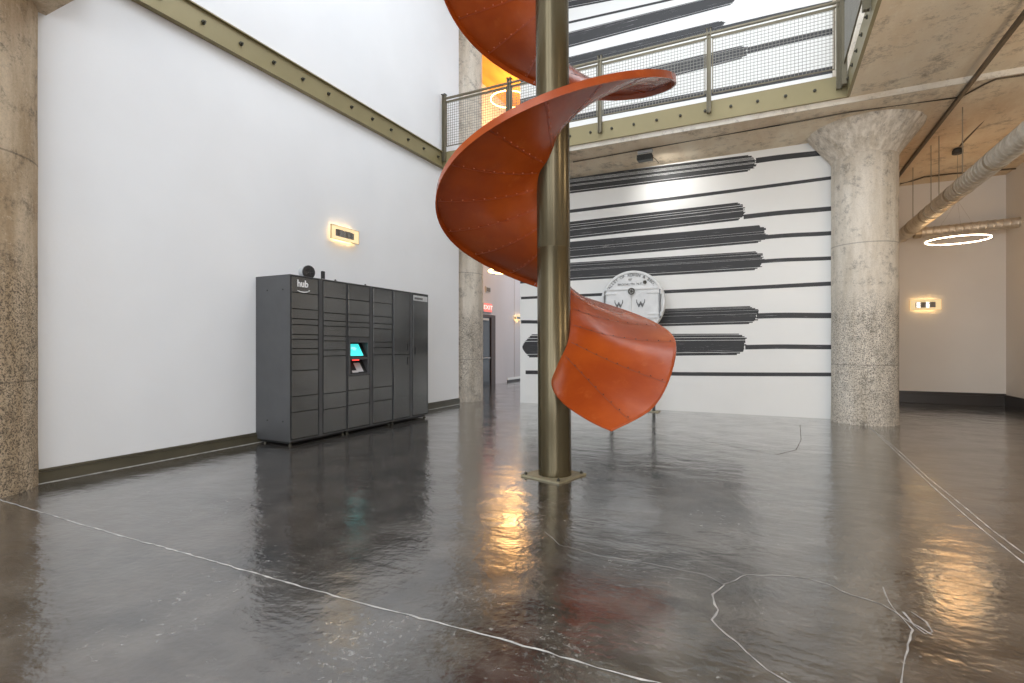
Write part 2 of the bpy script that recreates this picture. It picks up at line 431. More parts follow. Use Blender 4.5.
# --- baseboards
def baseboard(name, x0, x1, y0, y1, h, mat, axis):
    b = bmesh.new()
    if axis == 'Y': box(b, x0, x1, y0, y1, 0, h*.8, 0, .004); box(b, x0, x1-.012, y0, y1, h*.8, h, 0, .004); box(b, x0, x1+.006, y0, y1, h*.74, h*.8, 0, .002)
    else: box(b, x0, x1, y0, y1, 0, h*.8, 0, .004); box(b, x0, x1, y0+.012, y1, h*.8, h, 0, .004)
    link(name, b, mat, kind='structure')
baseboard('baseboard_left', XL, XL+.03, -5, 9.54, .128, 'olive_dark', 'Y')
baseboard('baseboard_far', 1.5, XR, YFAR-.03, YFAR, .26, 'base_black', 'X')
b = bmesh.new(); box(b, XR-.03, XR, -5, YFAR, 0, .24, 0, .004); link('baseboard_right', b, 'base_black', kind='structure')
b = bmesh.new(); box(b, XC, XC+.02, 15.9, 23.8, 0, .07, 0); box(b, XC, XC+.014, 15.9, 23.8, .07, .15, 1); link('baseboard_corridor', b, ['base_black', 'mural_white'], kind='structure')
b = bmesh.new(); box(b, XL+.03, XL+.045, -5, 9.54, 0, .004, 0); link('trim_1', b, 'joint', kind='structure')

# --- floor joints and cracks (thin fillings flush on the floor)
def ribbon(name, pts, w, mat, z=.0012, jit=.0, sub=1):
    b = bmesh.new(); P = []
    for i in range(len(pts)-1):
        a, c = fl(*pts[i]), fl(*pts[i+1]); L = (c-a).length; n = max(1, int(L/.05)) if jit else 1
        for k in range(n): P.append(a.lerp(c, k/n))
    P.append(fl(*pts[-1])); prev = None
    for i, p in enumerate(P):
        d = (P[min(i+1, len(P)-1)]-P[max(i-1, 0)]).normalized(); nrm = Vector((-d.y, d.x, 0))
        off = nrm*random.uniform(-jit, jit); ww = w*(1 if not jit else random.uniform(.35, 1.25))
        a = b.verts.new(p+off+nrm*ww/2+Vector((0,0,z))); c = b.verts.new(p+off-nrm*ww/2+Vector((0,0,z)))
        if prev: b.faces.new((prev[0], prev[1], c, a))
        prev = (a, c)
    return link(name, b, mat, kind='structure')
ribbon('floor_joint', [(-40,487),(0,500),(100,530),(200,557.5),(260,575),(350,600),(512,642.3),(612,671.5),(657,683),(760,712)], .012, 'joint', jit=.005)
ribbon('floor_joint', [(869.5,427.5),(892,445),(927,477),(962,505),(992,530),(1024,554),(1060,581)], .011, 'joint', .0014, .001)
ribbon('floor_joint', [(871,428.5),(894,450),(931,485),(967,517),(1000,544),(1024,563),(1060,591)], .012, 'joint', .0014, .0015)
ribbon('floor_crack', [(724,585),(714,595),(717,610),(711,620),(727,635),(747,652),(767,670),(792,683),(830,705)], .010, 'crack', .0013, .009)
ribbon('floor_crack', [(724,585),(747,575),(782,575),(822,582),(852,595),(882,605),(907,620),(932,635)], .009, 'crack', .0013, .010)
ribbon('floor_crack', [(882,587),(892,607),(912,630),(907,650),(904,665),(902,683),(900,710)], .008, 'crack', .0015, .004)
ribbon('floor_crack', [(902,612),(915,626),(925,634),(932,632),(926,622),(910,612)], .010, 'crack', .0016, .006)
ribbon('floor_crack', [(724,585),(705,575),(680,570),(640,562),(600,556),(560,545),(545,532)], .005, 'crack', .0013, .006)
ribbon('floor_crack', [(800,425),(801,440),(796,450),(775,455),(740,448),(700,440)], .008, 'conduit', .0013, .004)

# ------------------------------------------------------------------ columns
def column(loc, r, mat, label, up, flip=0):
    t = thing('concrete_column', loc, label, 'column')
    b = bmesh.new(); prof = []
    for k in range(13): z = 4.3*k/12; prof.append((r*(1+random.uniform(-.006, .006)), z))
    prof[0] = (r*1.015, 0)
    lathe(b, loc, prof, 64); link('shaft', b, mat, t, True)
    b = bmesh.new()
    n = 20   # flared capital, cast against straight boards
    lathe(b, loc, [(r*1.0, 4.27), (r*1.03, 4.285), (r*1.08, 4.33), (r*1.72, 4.72), (r*1.76, 4.752)], n); link('capital', b, 'cap' if up else mat, t)
    if up:
        b = bmesh.new(); lathe(b, loc, [(r*.96, ZT), (r*.96, TOP)], 64); link('upper_shaft', b, mat, t, True)
    return t
column(Vector((1.425, 10.18, 0)), .46, 'col', 'mottled grey concrete column with flared capital at right end of striped mural', True)
column(Vector((-6.175, 1.87, 0)), .55, 'col_brown', 'brown concrete column at left edge, beside the white wall', False)
column(Vector((-6.30, 10.28, 0)), .48, 'col', 'pale concrete column at far end of white wall beyond parcel lockers', True)

# ------------------------------------------------------------------ steel channels with bolts
def channel(name_label, x0, x1, y0, y1, bolts, normal):
    t = thing('steel_channel', ((x0+x1)/2, (y0+y1)/2, ZB), name_label, 'steel beam')
    b = bmesh.new(); box(b, x0, x1, y0, y1, ZB, ZT, 0)
    # flanges
    if normal == 'X+': box(b, x1, x1+.035, y0, y1, ZT-.014, ZT, 0); box(b, x1, x1+.035, y0, y1, ZB, ZB+.014, 0)
    link('web', b, 'olive', t)
    for q in bolts:
        b = bmesh.new()
        z = ZB+.17
        if normal == 'X+': cyl(b, (x1-.005, q, z), (x1+.02, q, z), .026, 6); cyl(b, (x1+.015, q, z), (x1+.045, q, z), .012, 8)
        if normal == 'Y-': cyl(b, (q, y0+.005, z), (q, y0-.016, z), .024, 6); cyl(b, (q, y0-.01, z), (q, y0-.032, z), .011, 8)
        if normal == 'X-': cyl(b, (x0+.005, q, z), (x0-.016, q, z), .024, 6); cyl(b, (x0-.01, q, z), (x0-.032, q, z), .011, 8)
        link('bolt', b, 'bolt', t, True)
    return t
channel('olive steel channel bolted along the bare white left wall', XL+.004, XL+.05, -4.9, YF, [8.67-.48*i for i in range(18)], 'X+')
channel('olive steel channel bolted across the balcony edge before the striped mural', XL+.06, XE, YF-.04, YF, [-5.45+.38*i for i in range(17)], 'Y-')
channel('olive steel channel bolted along the right balcony edge', XE-.03, XE+.01, -4.9, YF-.05, [8.65-.38*i for i in range(30)], 'X-')

# ------------------------------------------------------------------ railings
def wire_panel(bm, p0, p1, z0, z1, w=.0055, gap=.05):
    p0, p1 = Vector(p0), Vector(p1); d = p1-p0; L = d.length; d.normalize(); n = Vector((-d.y, d.x, 0))
    def bar(a, e, hw):
        u = (e-a).normalized(); s1 = n; s2 = u.cross(n)
        vs = []
        for p in (a, e):
            for q in ((-1,-1), (1,-1), (1,1), (-1,1)): vs.append(bm.verts.new(p+s1*q[0]*hw+s2*q[1]*hw))
        for k in range(4): bm.faces.new((vs[k], vs[(k+1)%4], vs[4+(k+1)%4], vs[4+k]))
    k = gap
    while k < L: bar(p0+d*k+Vector((0,0,z0)), p0+d*k+Vector((0,0,z1)), w/2); k += gap
    z = z0+gap
    while z < z1: bar(p0+Vector((0,0,z)), p1+Vector((0,0,z)), w/2); z += gap
def bar_box(bm, p0, p1, z0, z1, th):
    p0, p1 = Vector(p0), Vector(p1); d = (p1-p0).normalized(); n = Vector((-d.y, d.x, 0))*th/2
    vs = [bm.verts.new(p+s*n+Vector((0,0,z))) for z in (z0, z1) for p, s in ((p0,-1), (p1,-1), (p1,1), (p0,1))]
    bm.faces.new(vs[:4]); bm.faces.new(vs[4:])
    for k in range(4): bm.faces.new((vs[k], vs[(k+1)%4], vs[4+(k+1)%4], vs[4+k]))
def railing(label, pts, along, fixed):
    # pts: positions of the posts along the axis
    if along == 'X': P = [Vector((q, fixed, 0)) for q in pts]; out = Vector((0,-1,0)); d = Vector((1,0,0))
    else: P = [Vector((fixed, q, 0)) for q in pts]; out = Vector((-1,0,0)); d = Vector((0,1,0))
    t = thing('guard_railing', ((P[0]+P[-1])/2)+Vector((0,0,ZT)), label, 'railing')
    for p in P:
        b = bmesh.new()
        for s in (-1, 1): bar_box(b, p+d*(s*.026-.007), p+d*(s*.026+.007), 4.95, 6.28, .07)
        bar_box(b, p-d*.02, p+d*.02, 4.95, 6.22, .012)
        po = link('post', b, 'post', t)
        b = bmesh.new(); bar_box(b, p-d*.048, p-d*.008, 6.28, 6.292, .085); bar_box(b, p+d*.008, p+d*.048, 6.28, 6.292, .085); link('cap', b, 'post_dark', po)
    b = bmesh.new(); bar_box(b, P[0], P[-1], 6.19, 6.215, .05); bar_box(b, P[0], P[-1], 6.13, 6.145, .03); link('top_rail', b, 'post', t)
    for a, e in zip(P, P[1:]):
        a2, e2 = a+d*.05, e-d*.05
        b = bmesh.new(); wire_panel(b, a2, e2, 5.245, 6.12); w = link('mesh_infill', b, 'wire', t)
        b = bmesh.new(); bar_box(b, a2, e2, 5.235, 5.25, .02); bar_box(b, a2, e2, 6.11, 6.13, .02)
        bar_box(b, a2, a2+d*.015, 5.235, 6.13, .02); bar_box(b, e2-d*.015, e2, 5.235, 6.13, .02); link('frame', b, 'post', w)
    return t
railing('steel railing with wire mesh across the balcony before the striped mural', [-5.83, -4.37, -2.61, -.83, .93], 'X', YF-.075)
railing('steel railing with wire mesh along the right balcony edge above stained slab', [8.72, 6.9, 5.1, 3.3, 1.5], 'Y', XE-.075)

# ------------------------------------------------------------------ spiral slide
PC = Vector((-1.843, 4.686, 0)); RI, RO, PITCH, Z0 = .160, 1.115, 2.36, .78
RGT = Vector((c_, s_, 0)); TWD = Vector((s_, -c_, 0))
def sdir(ph): return RGT*math.sin(ph)+TWD*math.cos(ph)
def smooth01(t): t = max(0, min(1, t)); return t*t*(3-2*t)
def spt(phd, u):          # phd in degrees, u 0 (pole) .. 1 (rim): point on the chute's sliding face
    r = RI+(RO-RI)*u
    q = max(0, (62-phd)/44); e = smooth01((58-phd)/50); g = smooth01((phd-285)/60); g2 = smooth01((phd-240)/80)*(1-smooth01((phd-440)/90))
    z = Z0+PITCH*phd/360+(.17+.065*e-.165*g)*(1-u)**(2.2-1.15*e)
    z -= .285*smooth01((77-phd)/42)*(u**(1.5-.5*e))
    z += .048*g2*u
    return PC+sdir(math.radians(phd))*r+Vector((0,0,z))
slide = thing('spiral_slide', PC, 'orange spiral slide winding around a tall bronze pole', 'slide')
b = bmesh.new(); NU = 16; T = .012; END = 930
def phase(i, n, u): e = 18-26*(1-u); return e+(END-e)*(i/n)**1.0
NS = 230; rows = []
for i in range(NS+1):
    row_t, row_b = [], []
    for k in range(NU+1):
        u = k/NU
        e = 18-30*(1-u)
        phd = e+(END-e)*i/NS
        p = spt(phd, u); row_t.append(b.verts.new(p)); row_b.append(b.verts.new(p-Vector((0,0,T))))
    rows.append((row_t, row_b))
for i in range(NS):
    (t0, b0), (t1, b1) = rows[i], rows[i+1]
    for k in range(NU):
        b.faces.new((t0[k], t0[k+1], t1[k+1], t1[k])); b.faces.new((b0[k], b1[k], b1[k+1], b0[k+1]))
    b.faces.new((t0[0], t1[0], b1[0], b0[0])); b.faces.new((t0[NU], b0[NU], b1[NU], t1[NU]))
for i in (0, NS):
    t0, b0 = rows[i]
    for k in range(NU): b.faces.new((t0[k], b0[k], b0[k+1], t0[k+1]))
chute = link('chute', b, 'slide', slide, True, ang=50)
# rolled rim standing up at the outer edge
b = bmesh.new(); prev = None
for i in range(NS+1):
    phd = 18+(END-18)*i/NS; h = .048*smooth01((phd-60)/60)+.002
    d = sdir(math.radians(phd)); p = spt(phd, 1)
    sec = [p-d*.012+Vector((0,0,.001)), p+d*.008+Vector((0,0,.003)), p+d*.012+Vector((0,0,-.012-h)), p-d*.004+Vector((0,0,-.012-h)), p-d*.012+Vector((0,0,-.012))]
    cur = [b.verts.new(q) for q in sec]
    if prev:
        for k in range(5): b.faces.new((prev[k], prev[(k+1)%5], cur[(k+1)%5], cur[k]))
    else: b.faces.new(cur)
    prev = cur
b.faces.new(prev); link('rim', b, 'slide', slide, True, ang=40)
# lap seams with rivets
for j in range(0, 32):
    phd = 27+25*j
    if phd > 760: break
    b = bmesh.new(); us = [.04+.96*k/24 for k in range(25)]
    up = phd < 150
    for side, off in ((1, .003), (-1, -T-.003)):
        pr = None
        for u in us:
            w = .8/max(.3, (RI+(RO-RI)*u)) * (1.0 if side < 0 else .32)
            A = b.verts.new(spt(phd-w/2, u)+Vector((0,0,off))); B_ = b.verts.new(spt(phd+w/2, u)+Vector((0,0,off)))
            if pr: b.faces.new((pr[0], pr[1], B_, A)).material_index = (1 if side > 0 else 0)
            pr = (A, B_)
    for k in range(9):
        u = .1+.86*k/8; p = spt(phd+.9, u)
        for off in (.001, -T-.001):
            r = bmesh.ops.create_icosphere(b, subdivisions=1, radius=.0075, matrix=Matrix.Translation(p+Vector((0,0,off))))
            for v in r['verts']:
                for f in v.link_faces: f.material_index = 2 if off < 0 else 1
    link('seam', b, ['seam', 'seam_dark', 'rivet'], slide)
b = bmesh.new(); lathe(b, PC, [(.159, .012), (.159, 2.178), (.1575, 2.181), (.1575, 2.184), (.159, 2.187), (.159, TOP+.3)], 48)
# longitudinal weld seam down the near side
a0 = math.radians(8)
for k in range(60):
    z = .02+k*.055; d = sdir(a0+math.radians(random.uniform(-.4, .4)))
    bmesh.ops.create_icosphere(b, subdivisions=1, radius=.006, matrix=Matrix.Translation(PC+d*.1575+Vector((0,0,z)))@Matrix.Diagonal((.7,.7,2.8,1)))
for v in b.verts: v.co += RGT*(.012-v.co.z*.0062)
link('pole', b, 'bronze', slide, True, ang=60)
b = bmesh.new()
cs = [fl(525.5,477.5), fl(564,486.5), fl(590.5,477)]
v1 = cs[0]-cs[1]; v2 = cs[2]-cs[1]
ctr = PC; hw = .225; yaw = math.atan2(v2.y, v2.x)
ux = Vector((math.cos(yaw), math.sin(yaw), 0)); uy = Vector((-ux.y, ux.x, 0))
vs = [ctr+ux*a*hw+uy*c*hw for a, c in ((-1,-1), (1,-1), (1,1), (-1,1))]
lo = [b.verts.new(v) for v in vs]; hi = [b.verts.new(v+Vector((0,0,.016))) for v in vs]
b.faces.new(lo); b.faces.new(hi)
for k in range(4): b.faces.new((lo[k], lo[(k+1)%4], hi[(k+1)%4], hi[k]))
link('base_plate', b, 'plate', slide)
for a, c in ((-1,-1), (1,-1), (1,1), (-1,1)):
    b = bmesh.new(); p = ctr+ux*a*(hw-.035)+uy*c*(hw-.035)
    cyl(b, p+Vector((0,0,.014)), p+Vector((0,0,.032)), .016, 6); cyl(b, p+Vector((0,0,.03)), p+Vector((0,0,.045)), .008, 8); link('bolt', b, 'bolt', slide)
# small hooks hanging from the rim
for phd in (187.5, 548):
    b = bmesh.new(); p = spt(phd, 1)
    tube(b, [p, p+Vector((0,0,-.03)), p+Vector((.012,0,-.05)), p+Vector((.02,0,-.03))], .0035, 6); link('hook', b, 'ltgrey', slide)

# ------------------------------------------------------------------ parcel lockers
XFc = -5.30; ZT0, ZB0 = 2.135, .05
cols = [(4.614,5.047), (5.132,5.551), (5.591,6.031), (6.108,6.549), (6.585,6.998), (7.085,7.503)]
fr = {0: [0,.099,.199,.26,.296,.357,.387,.445,.481,.581,.739,.836,1],
      1: [0,.108,.210,.262,.297,.362,.395,.455,.495,.742,.845,1],
      2: [0,.106,.207,.262,.297,.365],
      3: [0,.106,.208,.262,.300,.40,.44,.495,.737,.838,1],
      4: [0,.495,1], 5: [0,1]}
fr2 = [.638,.738,.840,1]
def zf(f): return ZT0-.02-(ZT0-.02-ZB0-.03)*f
units = [((4.60,5.575), (0,1), 'leftmost charcoal parcel locker cabinet with pale logo and many small doors'),
         ((5.578,6.565), (2,3), 'middle charcoal parcel locker cabinet with lit cyan touch screen'),
         ((6.568,7.52), (4,5), 'far charcoal parcel locker cabinet with tall doors and recessed handles')]
for (y0, y1), cc, lab in units:
    t = thing('parcel_locker', ((XL+XFc)/2, (y0+y1)/2, 0), lab, 'locker')
    b = bmesh.new()
    if 2 in cc:     # carcass built round the recess of the console
        ya, yb = cols[2][0]+.03, cols[2][1]-.03; za, zb = zf(.628), zf(.378)
        box(b, XL+.003, XFc-.16, y0, y1, ZB0, ZT0)
        box(b, XFc-.16, XFc-.008, y0, ya, ZB0, ZT0); box(b, XFc-.16, XFc-.008, yb, y1, ZB0, ZT0)
        box(b, XFc-.16, XFc-.008, ya, yb, ZB0, za); box(b, XFc-.16, XFc-.008, ya, yb, zb, ZT0)
    else: box(b, XL+.003, XFc-.008, y0, y1, ZB0, ZT0, 0, .003)
    link('body', b, 'locker', t)
    b = bmesh.new(); box(b, XL+.06, XFc-.06, y0+.03, y1-.03, .02, ZB0-.0); link('plinth', b, 'gap', t)
    if 0 in cc:
        for z in (.3, 1.95):
            for x in (XL+.22, XFc-.13):
                b = bmesh.new(); cyl(b, (x, y0+.001, z), (x, y0-.004, z), .010, 10); link('screw', b, 'gap', t)
    for yy in (y0+.04, y1-.04):
        b = bmesh.new(); cyl(b, (XFc-.05, yy, 0), (XFc-.05, yy, .012), .024, 12); cyl(b, (XFc-.05, yy, .01), (XFc-.05, yy, ZB0+.01), .009, 8); link('foot', b, 'bolt', t)
        b = bmesh.new(); cyl(b, (XL+.13, yy, 0), (XL+.13, yy, .012), .024, 12); cyl(b, (XL+.13, yy, .01), (XL+.13, yy, ZB0+.01), .009, 8); link('foot', b, 'bolt', t)
    # pilaster strips between the door columns
    b = bmesh.new()
    c0, c1 = cols[cc[0]], cols[cc[1]]
    box(b, XFc-.01, XFc+.002, c0[1]+.014, c1[0]-.014, ZB0+.01, ZT0-.005)
    if cc[0] > 0: box(b, XFc-.01, XFc+.002, y0+.002, c0[0]-.010, ZB0+.01, ZT0-.005)
    box(b, XFc-.01, XFc+.002, c1[1]+.010, y1-.002, ZB0+.01, ZT0-.005)
    link('front_frame', b, 'locker', t)
    b = bmesh.new(); box(b, XFc-.009, XFc-.006, y0+.006, y1-.006, ZB0+.02, zf(.64) if 2 in cc else ZT0-.01)
    if 2 in cc: box(b, XFc-.009, XFc-.006, y0+.006, y1-.006, zf(.366), ZT0-.01); box(b, XFc-.009, XFc-.006, yb+.03, y1-.006, zf(.64), zf(.366))
    link('door_recess', b, 'gap', t)
    for ci in cc:
        a, e = cols[ci]
        for seg in ([fr[ci], fr2] if ci == 2 else [fr[ci]]):
            for f0, f1 in zip(seg, seg[1:]):
                b = bmesh.new(); box(b, XFc-.008, XFc+.004, a+.004, e-.004, zf(f1)+.0045, zf(f0)-.0045, 0, .002)
                d = link('door', b, 'locker_door', t)
                if ci == 4:
                    zc = zf(.495)+(.11 if f0 == 0 else -.11)
                    b = bmesh.new(); box(b, XFc+.003, XFc+.007, e-.075, e-.045, zc-.06, zc+.06, 0, .004); link('handle', b, 'gap', d)
                if ci == 5:
                    zc = zf(.47); b = bmesh.new(); box(b, XFc+.003, XFc+.007, a+.04, a+.07, zc-.06, zc+.06, 0, .004); link('handle', b, 'gap', d)
                    b = bmesh.new(); box(b, XFc+.003, XFc+.006, a+.01, e-.01, zf(.055), zf(.012)); link('label_strip', b, 'ltgrey', d)
                    b = bmesh.new()
                    for q in range(9): box(b, XFc+.0055, XFc+.0068, a+.04+q*.026, a+.058+q*.026, zf(.045), zf(.028))
                    link('print', b, 'gap', d)
    if 0 in cc:
        a, e = cols[0]; b = bmesh.new(); yc = a+(e-a)*.40
        m4 = Matrix.Translation((XFc+.0065, yc, zf(.042)))@Matrix.Rotation(PI/2, 4, 'Z')@Matrix.Rotation(PI/2, 4, 'X')
        text_into(b, 'hub', .118, m4, .0015, 0, .0035)
        pts = []
        for k in range(15):
            s = -1+2*k/14; pts.append(Vector((XFc+.0055, yc+.01+s*.098, zf(.083)-.018*(1-s*s)+.002*s)))
        for k in range(14):
            w0 = .0065*(1-abs(-1+2*k/14)**3*.7); w1 = .0065*(1-abs(-1+2*(k+1)/14)**3*.7)
            quad(b, (pts[k]-Vector((0,0,w0)), pts[k+1]-Vector((0,0,w1)), pts[k+1]+Vector((0,0,w1)), pts[k]+Vector((0,0,w0))))
        e0 = pts[-1]; quad(b, (e0+Vector((0,-.02,.006)), e0+Vector((0,.004,-.006)), e0+Vector((0,.010,.014)), e0+Vector((0,-.004,.014))))
        link('logo', b, 'logo', t)
    if 2 in cc:
        a, e = cols[2]; za, zb = zf(.636), zf(.367)
        ym0, ym1 = a+.03, e-.03; zmid = zf(.515)
        b = bmesh.new()
        box(b, XFc-.008, XFc+.006, a+.004, ym0+.012, za, zb); box(b, XFc-.008, XFc+.006, ym1-.012, e-.004, za, zb)
        box(b, XFc-.008, XFc+.006, ym0, ym1, zb-.075, zb); box(b, XFc-.008, XFc+.006, ym0, ym1, zmid-.018, zmid+.014)
        box(b, XFc-.008, XFc+.006, ym0, ym1, za, za+.025)
        k = link('console_frame', b, 'locker', t)
        b = bmesh.new(); cyl(b, (XFc+.004, (a+e)/2, zb-.035), (XFc+.009, (a+e)/2, zb-.035), .010, 12); link('camera_lens', b, 'black', k)
        b = bmesh.new(); box(b, XFc-.159, XFc-.155, ym0, ym1, za, zb)
        # sloping shelves of the two bays
        for z0, z1 in ((zmid+.014, zb-.075), (za+.025, zmid-.018)):
            quad(b, ((XFc-.005, ym0, z0), (XFc-.005, ym1, z0), (XFc-.13, ym1, z1), (XFc-.13, ym0, z1)))
            quad(b, ((XFc-.005, ym1, z0), (XFc-.13, ym1, z1), (XFc-.13, ym1, z0)), ) 
        link('console_back', b, 'gap', k)
        def slope(zlo, zhi, f, y, lift=.004):
            p = Vector((XFc-.005, y, zlo)).lerp(Vector((XFc-.13, y, zhi)), f); return p+Vector((lift, 0, lift))
        z0, z1 = zmid+.014, zb-.075
        b = bmesh.new(); w0, w1 = ym0+.02, ym1-.085
        quad(b, (slope(z0,z1,.08,w0), slope(z0,z1,.08,w1), slope(z0,z1,.88,w1), slope(z0,z1,.88,w0))); sc = link('screen', b, 'screen', k, label='lit cyan touch screen')
        b = bmesh.new(); yc = (w0+w1)/2
        for q, ww in ((.62,.05), (.54,.07), (.46,.04)):
            quad(b, (slope(z0,z1,q,yc-ww/1.3,.006), slope(z0,z1,q,yc+ww/1.3,.006), slope(z0,z1,q+.035,yc+ww/1.3,.006), slope(z0,z1,q+.035,yc-ww/1.3,.006)))
        link('screen_text', b, 'screen_text', k)
        z0, z1 = za+.025, zmid-.018
        b = bmesh.new(); quad(b, (slope(z0,z1,.1,ym0+.17), slope(z0,z1,.1,ym0+.30), slope(z0,z1,.72,ym0+.30), slope(z0,z1,.72,ym0+.17)))
        quad(b, (slope(z0,z1,.06,ym0+.07), slope(z0,z1,.06,ym0+.19), slope(z0,z1,.20,ym0+.19), slope(z0,z1,.20,ym0+.07))); link('card_pad', b, 'ltgrey', k)
        b = bmesh.new(); box(b, XFc-.05, XFc-.005, ym0+.10, ym0+.20, zmid-.034, zmid-.019, 0, .003); link('scanner', b, 'red_led', k, label='red glowing scanner')

# things on top of the lockers
t = thing('round_fan', (-5.50, 5.03, ZT0), 'round black drum fan with light grey side standing on the locker top', 'fan')
c0 = Vector((-5.50, 5.03, ZT0+.085))
b = bmesh.new(); lathe(b, c0, [(.055,-.05), (.078,-.045), (.080,.05), (.06,.06)], 32, axis='Y')
b.transform(Matrix.Translation(c0)@Matrix.Rotation(math.radians(80), 4, 'Z')@Matrix.Translation(-c0)); link('housing', b, 'ltgrey', t, True)
b = bmesh.new(); lathe(b, c0, [(.075,-.075), (.088,-.07), (.088,-.048), (.05,-.045)], 32, axis='Y')
for k in range(5):
    a = 2*PI*k/5; box(b, c0.x-.006, c0.x+.006, c0.y-.082, c0.y-.075, c0.z-.004, c0.z+.004)
    cyl(b, c0+Vector((0,-.079,0)), c0+Vector((.06*math.cos(a), -.079, .06*math.sin(a))), .006, 6)
b.transform(Matrix.Translation(c0)@Matrix.Rotation(math.radians(80), 4, 'Z')@Matrix.Translation(-c0)); link('face', b, 'black', t, True)
b = bmesh.new(); box(b, c0.x-.035, c0.x+.035, c0.y-.03, c0.y+.03, ZT0, ZT0+.012); link('foot', b, 'black', t)
t = thing('antenna_unit', (-5.40, 5.225, ZT0), 'small black upright antenna box on the locker top beside the fan', 'antenna')
b = bmesh.new(); box(b, -5.415, -5.385, 5.20, 5.25, ZT0+.012, ZT0+.12, 0, .005); link('body', b, 'black', t)
b = bmesh.new(); box(b, -5.43, -5.37, 5.185, 5.265, ZT0, ZT0+.014, 0, .003); link('foot', b, 'ltgrey', t)
for n_, y in enumerate((5.42, 6.02)):
    b = bmesh.new(); lathe(b, (-5.37, y, ZT0), [(.03,0), (.03,.008), (.012,.012), (.012,.026), (.006,.03)], 16)
    o = link('lifting_eye', b, 'black', None, True)
    tag(o, ('small black knob on the locker top, nearer the antenna', 'small black knob on the locker top above the touch screen')[n_], 'knob')

# ------------------------------------------------------------------ wall sconces
def sconce(origin, u, n, w, h, label, tube_mat='sconce_glow', d=.075):
    # origin: centre on wall, u: unit along the wall, n: unit out of the wall
    u, n = Vector(u), Vector(n); Z = Vector((0,0,1)); o = Vector(origin)
    t = thing('wall_sconce', o, label, 'wall lamp')
    def bx(bm, u0, u1, n0, n1, z0, z1):
        vs = [bm.verts.new(o+u*a+n*c+Z*e) for e in (z0, z1) for a, c in ((u0,n0), (u1,n0), (u1,n1), (u0,n1))]
        bm.faces.new(vs[:4]); bm.faces.new(vs[4:])
        for k in range(4): bm.faces.new((vs[k], vs[(k+1)%4], vs[4+(k+1)%4], vs[4+k]))
    b = bmesh.new(); fw = h*.24
    bx(b, -w/2, w/2, d-.012, d, h/2-fw, h/2); bx(b, -w/2, w/2, d-.012, d, -h/2, -h/2+fw)
    bx(b, -w/2, -w/2+fw*1.7, d-.012, d, -h/2+fw, h/2-fw); bx(b, w/2-fw*1.7, w/2, d-.012, d, -h/2+fw, h/2-fw)
    link('glass_frame', b, 'sconce_glass', t)
    b = bmesh.new()
    for z in (-h/2, h/2-.006): bx(b, -w/2-.004, w/2+.004, d-.016, d+.004, z, z+.006)
    for a in (-w/2-.004, w/2): bx(b, a, a+.005, d-.016, d+.004, -h/2, h/2)
    link('brass_edge', b, 'brass', t)
    b = bmesh.new(); m = 14; W = w/2-fw*1.7; pr = None     # curved polished reflector
    for k in range(m+1):
        s = -1+2*k/m; q = o+u*W*s+n*(d-.004-.010*math.cos(s*PI*1.1)**2)
        A = b.verts.new(q+Z*(-h/2+fw)); B_ = b.verts.new(q+Z*(h/2-fw))
        if pr: b.faces.new((pr[0], A, B_, pr[1]))
        pr = (A, B_)
    link('reflector', b, 'mirror', t, True)
    b = bmesh.new(); bx(b, -w*.36, w*.36, .0, .02, -h*.25, h*.25); link('back_box', b, 'brass', t)
    for s in (-1, 1):
        b = bmesh.new(); cyl(b, o+u*(-w*.36)+n*.032+Z*s*h*.3, o+u*(w*.36)+n*.032+Z*s*h*.3, .009, 8); link('lamp_tube', b, tube_mat, t)
    b = bmesh.new()
    for s in (-1, 1): cyl(b, o+u*(w*.4*s)+n*0, o+u*(w*.4*s)+n*(d-.01), .006, 8)
    link('bracket', b, 'brass', t)
    return t
sconce((XL, 6.12, 2.965), (0,1,0), (1,0,0), .58, .21, 'glowing rectangular wall lamp on white wall above the parcel lockers')
sconce((3.06, YFAR, 2.125), (1,0,0), (0,-1,0), .54, .23, 'glowing rectangular wall lamp on far wall under the ducts')
sconce((-4.98, 13.6, 2.15), (0,1,0), (-1,0,0), .45, .2, 'small warm wall lamp glowing at the corridor edge behind the mural') if False else None
b = bmesh.new(); box(b, 1.5+.99, 1.5+1.06, YFAR-.012, YFAR, 1.86, 1.97, 0, .003); 
o = link('switch_plate', b, 'brown', None); tag(o, 'small dark switch plate on far wall beside the concrete column', 'switch')
b = bmesh.new(); box(b, 1.5+1.005, 1.5+1.045, YFAR-.016, YFAR-.012, 1.885, 1.945); o2 = link('rocker', b, 'ltgrey', o)

# ------------------------------------------------------------------ ring pendants
def ring(center, dia, label, mat, ztop, th=.016, canopy=True):
    c0 = Vector(center); t = thing('ring_pendant', c0, label, 'pendant lamp')
    b = bmesh.new(); pts = [c0+Vector((dia/2*math.cos(2*PI*k/72), dia/2*math.sin(2*PI*k/72), 0)) for k in range(72)]
    tube(b, pts, th, 8, closed=True); link('lit_ring', b, mat, t, True)
    b = bmesh.new(); hub = c0+Vector((0,0,.7))
    if hub.z > ztop-.1: hub = c0+Vector((0,0,(ztop-c0.z)*.6))
    for k in range(3):
        a = 2*PI*k/3+.4; cyl(b, c0+Vector((dia/2*math.cos(a), dia/2*math.sin(a), 0)), hub, .0012, 5)
    cyl(b, hub, (c0.x, c0.y, ztop-.03), .003, 6); link('cable', b, 'rod', t)
    b = bmesh.new(); lathe(b, (c0.x, c0.y, 0), [(.07,ztop-.10), (.08,ztop-.09), (.08,ztop-.04), (.05,ztop-.001)], 24); link('ceiling_canopy', b, 'post_dark', t, True)
    return t
def at_depth(px, py, d): r = ray(px, py); return Vector((r.x*d, r.y*d, H+r.z*d))
